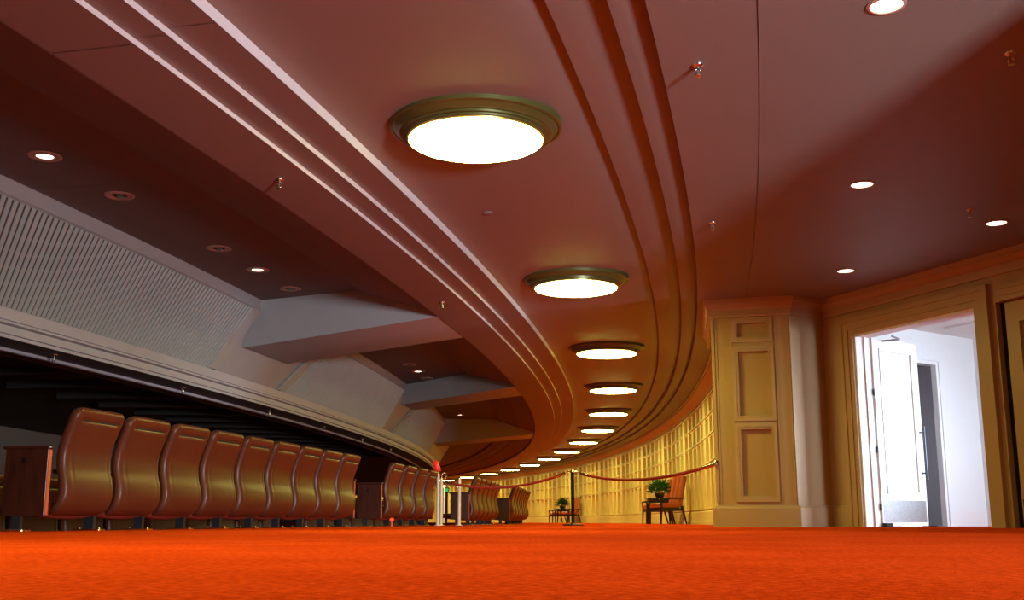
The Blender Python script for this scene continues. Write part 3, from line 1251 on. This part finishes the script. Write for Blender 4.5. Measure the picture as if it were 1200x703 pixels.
seat0 = None
DS = -1.03
SP = .00558


def place_seat(d, a, zm, label, group):
    global seat0
    loc = WM(d, a, zm)
    if seat0 is None:
        seat0 = make_seat(label)
        seat0.location = loc
        seat0.rotation_euler = (0, 0, a)
        seat0['group'] = group
        return seat0
    return dup(seat0, loc, a, label, group)


for k in range(9):
    place_seat(DS, -.2220 + SP * (k + .5), 0,
               'brown vinyl theatre seat with a wavy back, %s' % (
                   'nearest the camera beside the wooden end panel' if k == 0 else
                   'last of the near group' if k == 8 else '%s from the left in the near group' % ORD[k]),
               'seats of the near group')
G2 = -.1605
SP2 = .0062
for k in range(4):
    place_seat(DS, G2 + SP2 * (k + .5), 0,
               'brown theatre seat of the second group, %s from its wooden end panel' % ['first', 'second', 'third', 'fourth'][k],
               'seats of the second group')
G3 = -.1180
for k in range(6):
    place_seat(-.935, G3 + SP * (k + .5), 0,
               'dark brown theatre seat behind the white posts, %s from the left of the third group' % ORD[k],
               'seats of the third group')
G4 = -.0780
for k in range(8):
    place_seat(-.845 + .006 * k, G4 + SP * (k + .5), 0,
               'tightly overlapped theatre seat of the far group, %s from its dark end panel' % ORD[k] if k < 7 else
               'last theatre seat of the far group, its whole back outlined against the wall',
               'seats of the far group')
# lower row, glimpsed under and between the upper seats
low = [-.2405, -.2345] + [-.2230 + SP * k for k in range(10)] + [-.1600 + SP * k for k in range(12)]
for k, a in enumerate(low):
    if k < 2:
        lb = 'seat of the lower row showing left of the near end panel' if k == 1 else 'seat of the lower row cut by the left picture edge'
    elif k < 12:
        lb = 'lower row seat glimpsed beneath the near group, %s from the left' % ORD[k - 2]
    else:
        lb = 'lower row seat beyond the second group, %s from the near end' % ORD[k - 12]
    place_seat(-1.40, a, -.45, lb, 'seats of the lower row')


# wooden end panels of the rows
def make_panel():
    r = empty('row_end_panel', '', 'end panel')
    b = MB()
    b.cbox(-.36, -.010, -.0175, .0175, .11, .585, .004)
    b.build('board', M['wood'], r)
    b = MB()
    b.cbox(-.385, .012, -.028, .028, .580, .606, .010)
    b.build('cap', M['wood'], r)
    b = MB()
    b.box(-.0105, -.003, -.016, .016, .115, .578)
    b.build('painted_lit_edge', M['edge'], r)  # strip painted orange for the light catching the board edge
    b = MB()
    b.box(-.27, -.20, -.015, .015, .012, .13)
    lg = b.build('leg', M['legmetal'], r)
    b = MB()
    b.cbox(-.32, -.15, -.05, .05, 0, .014, .004)
    b.build('foot_plate', M['brass'], lg)
    b = MB()
    b.lathe([(.020, 0), (.018, .006), (.0005, .008)], Matrix.Translation((-.20, -.0175, .50)) @ Matrix.Rotation(PI / 2, 4, 'X'), n=14)
    b.build('number_disc', M['black'], r)
    return r


proto = None
for (d, a, lb) in [(DS, -.2226, 'dark wooden row end panel beside the nearest seat'),
                   (DS, -.2220 + SP * 9 + .0008, 'wooden end panel mostly hidden behind the ninth seat of the near group'),
                   (DS, G2 - .0006, 'reddish wooden end panel beside the second group of seats'),
                   (DS, G2 + SP2 * 4 + .0005, 'wooden end panel half hidden at the far end of the second group'),
                   (-.935, G3 - .0006, 'dark end panel behind the third white post'),
                   (-.845, G4 - .0006, 'narrow black end panel between the third and far seat groups')]:
    if proto is None:
        proto = make_panel()
        proto.location = WM(d, a, 0)
        proto.rotation_euler = (0, 0, a)
        proto['label'] = lb
        proto['group'] = 'wooden end panels of the seat rows'
    else:
        dup(proto, WM(d, a, 0), a, lb)
# little red aisle lamp at the second group
b = MB()
b.lathe([(.0005, .120), (.022, .115), (.032, .098), (.028, .078), (.0005, .070)], n=16, crease=False)
b.tube([(0, 0, 0), (0, 0, .08)], .005, 8)
o = b.build('aisle_lamp', M['redaisle'])
o.location = WM(-1.005, G2 + .0062 * .25, 0)
tag(o, 'small glowing red lamp low under the second seat group', 'lamp')

# ---------------------------------------------------------------- white posts, stanchion and ropes
def post_at(x, y, name, label, h=.95):
    r = empty(name, label, 'post', 'white posts at the seat aisle', loc=(x * S, y * S, 0))
    b = MB()
    b.tube([(0, 0, .0), (0, 0, h - .03)], .028, 14)
    b.build('shaft', M['cream'], r)
    b = MB()
    b.lathe([(.0285, h - .03), (.036, h - .025), (.036, h - .01), (.022, h), (.0005, h + .002)], n=16)
    b.build('cap', M['brass'], r)
    b = MB()
    b.lathe([(.06, 0), (.06, .008), (.032, .016), (.028, .03)], n=18)
    b.build('foot', M['cream'], r)
    return r


w1, w2, w3 = (-.451, 6.8), (-.443, 7.0), (-.330, 7.0)
p1 = post_at(*w1, 'white_post', 'tall cream post carrying the red lamp, beside the second seat group', .90)
p2 = post_at(*w2, 'white_post', 'cream post holding the brass rope hook, middle of the three', .84)
p3 = post_at(*w3, 'white_post', 'cream post in front of the dark end panel, rightmost of the three', .84)
b = MB()
b.lathe([(.0005, .20), (.035, .19), (.052, .14), (.058, .05), (.045, .0), (.0005, .0)], Matrix.Rotation(math.radians(-18), 4, 'Y'), n=18, crease=False)
o = b.build('warning_lamp', M['redlamp'])
o.location = Vector((w1[0] * S, w1[1] * S, .922))
tag(o, 'glowing red lamp on top of the first white post', 'lamp')
# small lamps hanging in the dark beyond the posts
for i, (dx, y, z, lb) in enumerate([(-.505, 8.3, .80, 'small bright lamp low in the dark beyond the middle post'),
                                    (-.40, 8.3, .80, 'small bright lamp between the second and third posts')]):
    b = MB()
    b.lathe([(.0005, .03), (.03, .02), (.035, 0), (.03, -.02), (.0005, -.03)], n=14, crease=False)
    b.tube([(0, 0, -.76), (0, 0, -.02)], .006, 6)
    o = b.build('small_lamp', M['smalllamp'])
    o.location = Vector((dx * S, y * S, z))
    tag(o, lb, 'lamp')
# black stanchion
stx, sty = .372 * S, 6.84 * S
r = empty('stanchion', 'black rope stanchion with a round base standing on the carpet', 'stanchion', loc=(stx, sty, 0))
b = MB()
b.lathe([(.0005, .0), (.185, .0), (.185, .012), (.17, .024), (.05, .034), (.034, .05)], n=36)
b.build('base', M['black'], r)
b = MB()
b.tube([(0, 0, .03), (0, 0, .91)], .030, 18)
b.build('pole', M['black'], r)
b = MB()
b.lathe([(.030, .905), (.040, .91), (.040, .93), (.028, .945), (.012, .955), (.0005, .957)], n=20)
b.build('cap', M['chrome'], r)
b = MB()
for s_ in (-1, 1):
    b.tube([(s_ * .03, 0, .93), (s_ * .075, 0, .925), (s_ * .10, 0, .90)], .011, 8)
b.build('hook', M['chrome'], r)


def rope(name, A_, B_, sag, label):
    r = empty(name, label, 'rope', loc=A_)
    A_, B_ = Vector(A_), Vector(B_)
    pts = []
    for i in range(41):
        t = i / 40
        p_ = A_.lerp(B_, t)
        p_.z -= sag * 4 * t * (1 - t)
        pts.append(p_ - A_)
    b = MB()
    b.tube(pts[2:-2], .024, 10)
    b.build('cord', M['rope'], r)
    b = MB()
    for q in (pts[:4], pts[-4:]):
        b.tube(q, .027, 10)
    b.build('end_fitting', M['chrome'], r)
    return r


hookp = pil.A + pil.n * .06 + pil.u * .0
hookp = Vector((hookp.x, hookp.y, .815))
rope('velvet_rope', (stx + .135, sty, .895), hookp, .155, 'red velvet rope hanging from the stanchion to the wall pier')
rope('velvet_rope', (w2[0] * S + .06, w2[1] * S, .765), (stx - .125, sty, .90), .17, 'red velvet rope hanging from the white posts to the stanchion')
b = MB()
b.lathe([(.035, 0), (.035, .012), (.015, .02), (.015, .05)], Matrix.Translation(pil.A + Vector((0, 0, .83)) + pil.n * .012) @ pil.n.to_track_quat('Z', 'Y').to_matrix().to_4x4(), n=16)
o = b.build('wall_hook', M['chrome'])
tag(o, 'chrome rope hook fixed to the edge of the pier', 'hook')
# brass bracket curling above the middle post
b = MB()
P0 = Vector((w2[0] * S, w2[1] * S, .844))
b.tube([P0, P0 + Vector((0, 0, .04)), P0 + Vector((.03, 0, .08)), P0 + Vector((.075, 0, .07)), P0 + Vector((.085, 0, .02)), P0 + Vector((.06, 0, -.03))], .014, 8)
o = b.build('rope_bracket', M['brass'])
tag(o, 'curled brass rope bracket on the middle white post', 'bracket')


# ---------------------------------------------------------------- armchairs, tables, plants by the curved wall
def make_armchair():
    """faces -x; origin under the middle of the seat"""
    r = empty('armchair', '', 'armchair')
    b = MB()
    for s_ in (-1, 1):
        b.cbox(-.34, .27, -.30 if s_ < 0 else .005, -.005 if s_ < 0 else .30, .40, .54, .04)
    b.build('seat', M['leather'], r)
    b = MB()
    tilt = Matrix.Translation((.27, 0, .46)) @ Matrix.Rotation(math.radians(13), 4, 'Y')
    for y0, y1 in ((-.30, -.105), (-.098, .098), (.105, .30)):
        b.cbox(-.07, .05, y0, y1, 0, .80, .04, tilt)
    b.build('backrest', M['leather'], r)
    for s_ in (-1, 1):
        b = MB()
        y = s_ * .325
        b.bar((-.33, y, .62), (-.05, y, .65), .05, .035)
        b.bar((-.05, y, .65), (.36, y, .66), .05, .035)
        b.bar((-.31, y, .40), (-.32, y, .62), .04)
        b.lathe([(.03, -.027), (.034, 0), (.03, .027)], Matrix.Translation((-.345, y, .615)) @ Matrix.Rotation(PI / 2, 4, 'X'), n=14)
        b.build('armrest', M['chairwood'], r)
        b = MB()
        b.bar((-.31, y * .93, .42), (-.33, y * .95, 0), .055, w2=.032)
        b.build('leg', M['chairwood'], r)
        b = MB()
        b.bar((.29, y * .93, .46), (.42, y * .95, 0), .055, w2=.032)
        b.build('leg', M['chairwood'], r)
    b = MB()
    b.box(-.33, .30, -.31, .31, .34, .41)
    b.build('apron', M['chairwood'], r)
    return r


def make_table():
    r = empty('side_table', '', 'side table')
    b = MB()
    b.cbox(-.36, .36, -.36, .36, .66, .70, .012)
    b.build('tabletop', M['chairwood'], r)
    b = MB()
    b.box(-.31, .31, -.31, .31, .56, .66)
    b.build('apron', M['chairwood'], r)
    for i in (-1, 1):
        for j in (-1, 1):
            b = MB()
            b.bar((i * .29, j * .29, .60), (i * .30, j * .30, 0), .055, w2=.035)
            b.build('leg', M['chairwood'], r)
    return r


def make_plant(seed):
    rnd = random.Random(seed)
    r = empty('potted_plant', '', 'plant')
    b = MB()
    b.lathe([(.0005, 0), (.09, 0), (.13, .06), (.14, .14), (.125, .145), (.12, .12), (.0005, .11)], n=24)
    b.build('pot', M['pot'], r)
    b = MB()
    for i in range(380):
        th = rnd.uniform(0, 2 * PI)
        ph = math.acos(rnd.uniform(-.45, 1))
        rad = rnd.uniform(.10, .29)
        c = Vector((rad * 1.1 * math.sin(ph) * math.cos(th), rad * 1.1 * math.sin(ph) * math.sin(th), .20 + rad * .95 * math.cos(ph) * .9 + .03))
        d = (c - Vector((0, 0, .13))).normalized()
        d = (d + Vector((rnd.uniform(-.5, .5), rnd.uniform(-.5, .5), rnd.uniform(-.6, .3)))).normalized()
        s_ = d.cross(Vector((0, 0, 1)))
        s_ = s_.normalized() if s_.length > .01 else Vector((1, 0, 0))
        u_ = s_.cross(d)
        l, w = rnd.uniform(.09, .15), rnd.uniform(.03, .048)
        b.add([c, c + d * l * .45 + s_ * w + u_ * .012, c + d * l, c + d * l * .45 - s_ * w + u_ * .012, c + d * l * .5 - u_ * .004],
              [(0, 1, 4), (1, 2, 4), (2, 3, 4), (3, 0, 4)])
    for i in range(9):
        th = 2 * PI * i / 9
        b.tube([(0, 0, .11), (.06 * math.cos(th), .06 * math.sin(th), .22), (.16 * math.cos(th), .16 * math.sin(th), .33)], .006, 5)
    b.build('foliage', M['leaf'], r)
    return r


ch0 = tb0 = pl0 = None
for g_, (aA, aT, aB, lbs) in enumerate([
        (-.0520, -.0400, -.0285, ('orange leather armchair nearest the pier, its tall back against the wall',
                                  'dark side table between the two nearer armchairs',
                                  'leafy green plant on the nearer side table',
                                  'orange armchair behind the nearer plant, partly hidden by its table')),
        (.1440, .1575, .1690, ('far orange armchair showing behind the black stanchion',
                               'far dark side table left of the stanchion',
                               'small green plant on the far side table',
                               'far orange armchair left of the far plant, by the seat rows'))]):
    dC = .50
    if ch0 is None:
        ch0 = make_armchair()
        ch0.location = WM(dC, aA, 0)
        ch0.rotation_euler = (0, 0, aA + .42)
        ch0['label'] = lbs[0]
        ch0['group'] = 'orange armchairs along the curved wall'
        tb0 = make_table()
        tb0.location = WM(dC - .01, aT, 0)
        tb0.rotation_euler = (0, 0, aT)
        tb0['label'] = lbs[1]
        tb0['group'] = 'side tables along the curved wall'
        pl0 = make_plant(3)
        pl0.location = WM(dC - .01, aT, .70)
        pl0['label'] = lbs[2]
        pl0['group'] = 'plants on the side tables'
    else:
        dup(ch0, WM(dC, aA, 0), aA + .42, lbs[0])
        dup(tb0, WM(dC - .01, aT, 0), aT, lbs[1])
        dup(pl0, WM(dC - .01, aT, .70), aT + 1, lbs[2])
    dup(ch0, WM(dC, aB, 0), aB + .1, lbs[3])

# far door and green exit sign on the curve beyond the posts
r = bpy.data.objects.new('door_5', None)
COL.objects.link(r)
struct(r, 'dark doorway in the far end of the curved yellow wall', 'door')
b = MB()
b.arcbox(.700, .789, -HC / S, .72, .388, .3965, 2)
b.build('leaf', M['wood'], r)
b = MB()
b.arcbox(.695, .789, -HC / S, .76, .3865, .388, 1)
b.arcbox(.695, .789, -HC / S, .76, .3965, .398, 1)
b.arcbox(.695, .789, .72, .76, .388, .3965, 1)
b.build('casing', M['wood'], r)
r = empty('exit_sign', 'tiny green lit sign hanging in the dark beyond the posts', 'sign', loc=(-.62 * S, 10.6 * S, 0))
b = MB()
b.cbox(-.07, .07, -.03, .03, .83, .97, .01)
b.build('housing', M['black'], r)
b = MB()
b.box(-.045, .045, -.034, -.029, .855, .945)
b.build('face', M['exit'], r)
b = MB()
b.tube([(0, 0, 0), (0, 0, .84)], .02, 8)
b.lathe([(.0005, 0), (.12, 0), (.12, .012), (.02, .02)], n=18)
b.build('stand', M['black'], r)


# ---------------------------------------------------------------- light
def area(name, loc, target, sx, sy, power, col, spread=None):
    l = bpy.data.lights.new(name, 'AREA')
    l.shape = 'RECTANGLE'
    l.size, l.size_y = sx, sy
    l.energy = power
    l.color = col
    if spread:
        l.spread = spread
    o = bpy.data.objects.new(name, l)
    COL.objects.link(o)
    o.location = loc
    d = Vector(target) - Vector(loc)
    o.rotation_euler = d.to_track_quat('-Z', 'Y').to_euler()
    return o


# daylight through the opening behind the camera
area('daylight_back', (1.69 * S, -1.05 * S - .30, .75), (.2 * S, 4.0 * S, 1.6), .45, 1.1, 7600, (.82, .89, 1.0))
# daylight through the outside doors of the vestibule
hp0 = dw.A + uV * o1a + nV * .9 + Vector((0, 0, 1.2))
gm = ew.A + ew.u * ((g0 + g1) / 2) - ew.n * .5 + Vector((0, 0, .95))
rm = rw.A + rw.u * 1.4 - rw.n * .35 + Vector((0, 0, 1.05))
area('daylight_vestibule', rm, (lw.A + lw.B) / 2 + Vector((0, 0, 1.1)), 1.8, 1.7, 230, (.64, .80, 1.0), math.radians(60))
area('daylight_vestibule_beam', gm + Vector((0, 0, .1)), hp0, 1.8, 1.4, 150, (.74, .85, 1.0), math.radians(45))
for i, (loc, k) in enumerate(spots):
    l = bpy.data.lights.new('downlight_beam', 'SPOT')
    l.energy = 40 * k
    l.color = (1, .75, .5)
    l.spot_size = math.radians(80)
    l.spot_blend = .6
    l.shadow_soft_size = .05
    o = bpy.data.objects.new('downlight_beam', l)
    COL.objects.link(o)
    o.location = loc + Vector((0, 0, -.03))

w = bpy.data.worlds.new('World')
sc.world = w
w.use_nodes = True
w.node_tree.nodes['Background'].inputs['Color'].default_value = (.5, .6, .8, 1)
w.node_tree.nodes['Background'].inputs['Strength'].default_value = 0.02

# ---------------------------------------------------------------- camera
cam = bpy.data.cameras.new('Camera')
cam.sensor_fit = 'HORIZONTAL'
cam.sensor_width = 36
cam.lens = 1288.87 / 1200 * 36
cam.clip_start = .02
cam.clip_end = 400
co = bpy.data.objects.new('Camera', cam)
COL.objects.link(co)
co.location = (0, 0, HC)
co.rotation_euler = (PI / 2 + .1987, 0, 0)
sc.camera = co

vs = sc.view_settings
vs.view_transform = 'Standard'
vs.look = 'None'
vs.gamma = 1
vs.use_curve_mapping = False
vs.exposure = -1.82
sc.cycles.max_bounces = 8
sc.cycles.diffuse_bounces = 5
sc.cycles.sample_clamp_indirect = 8
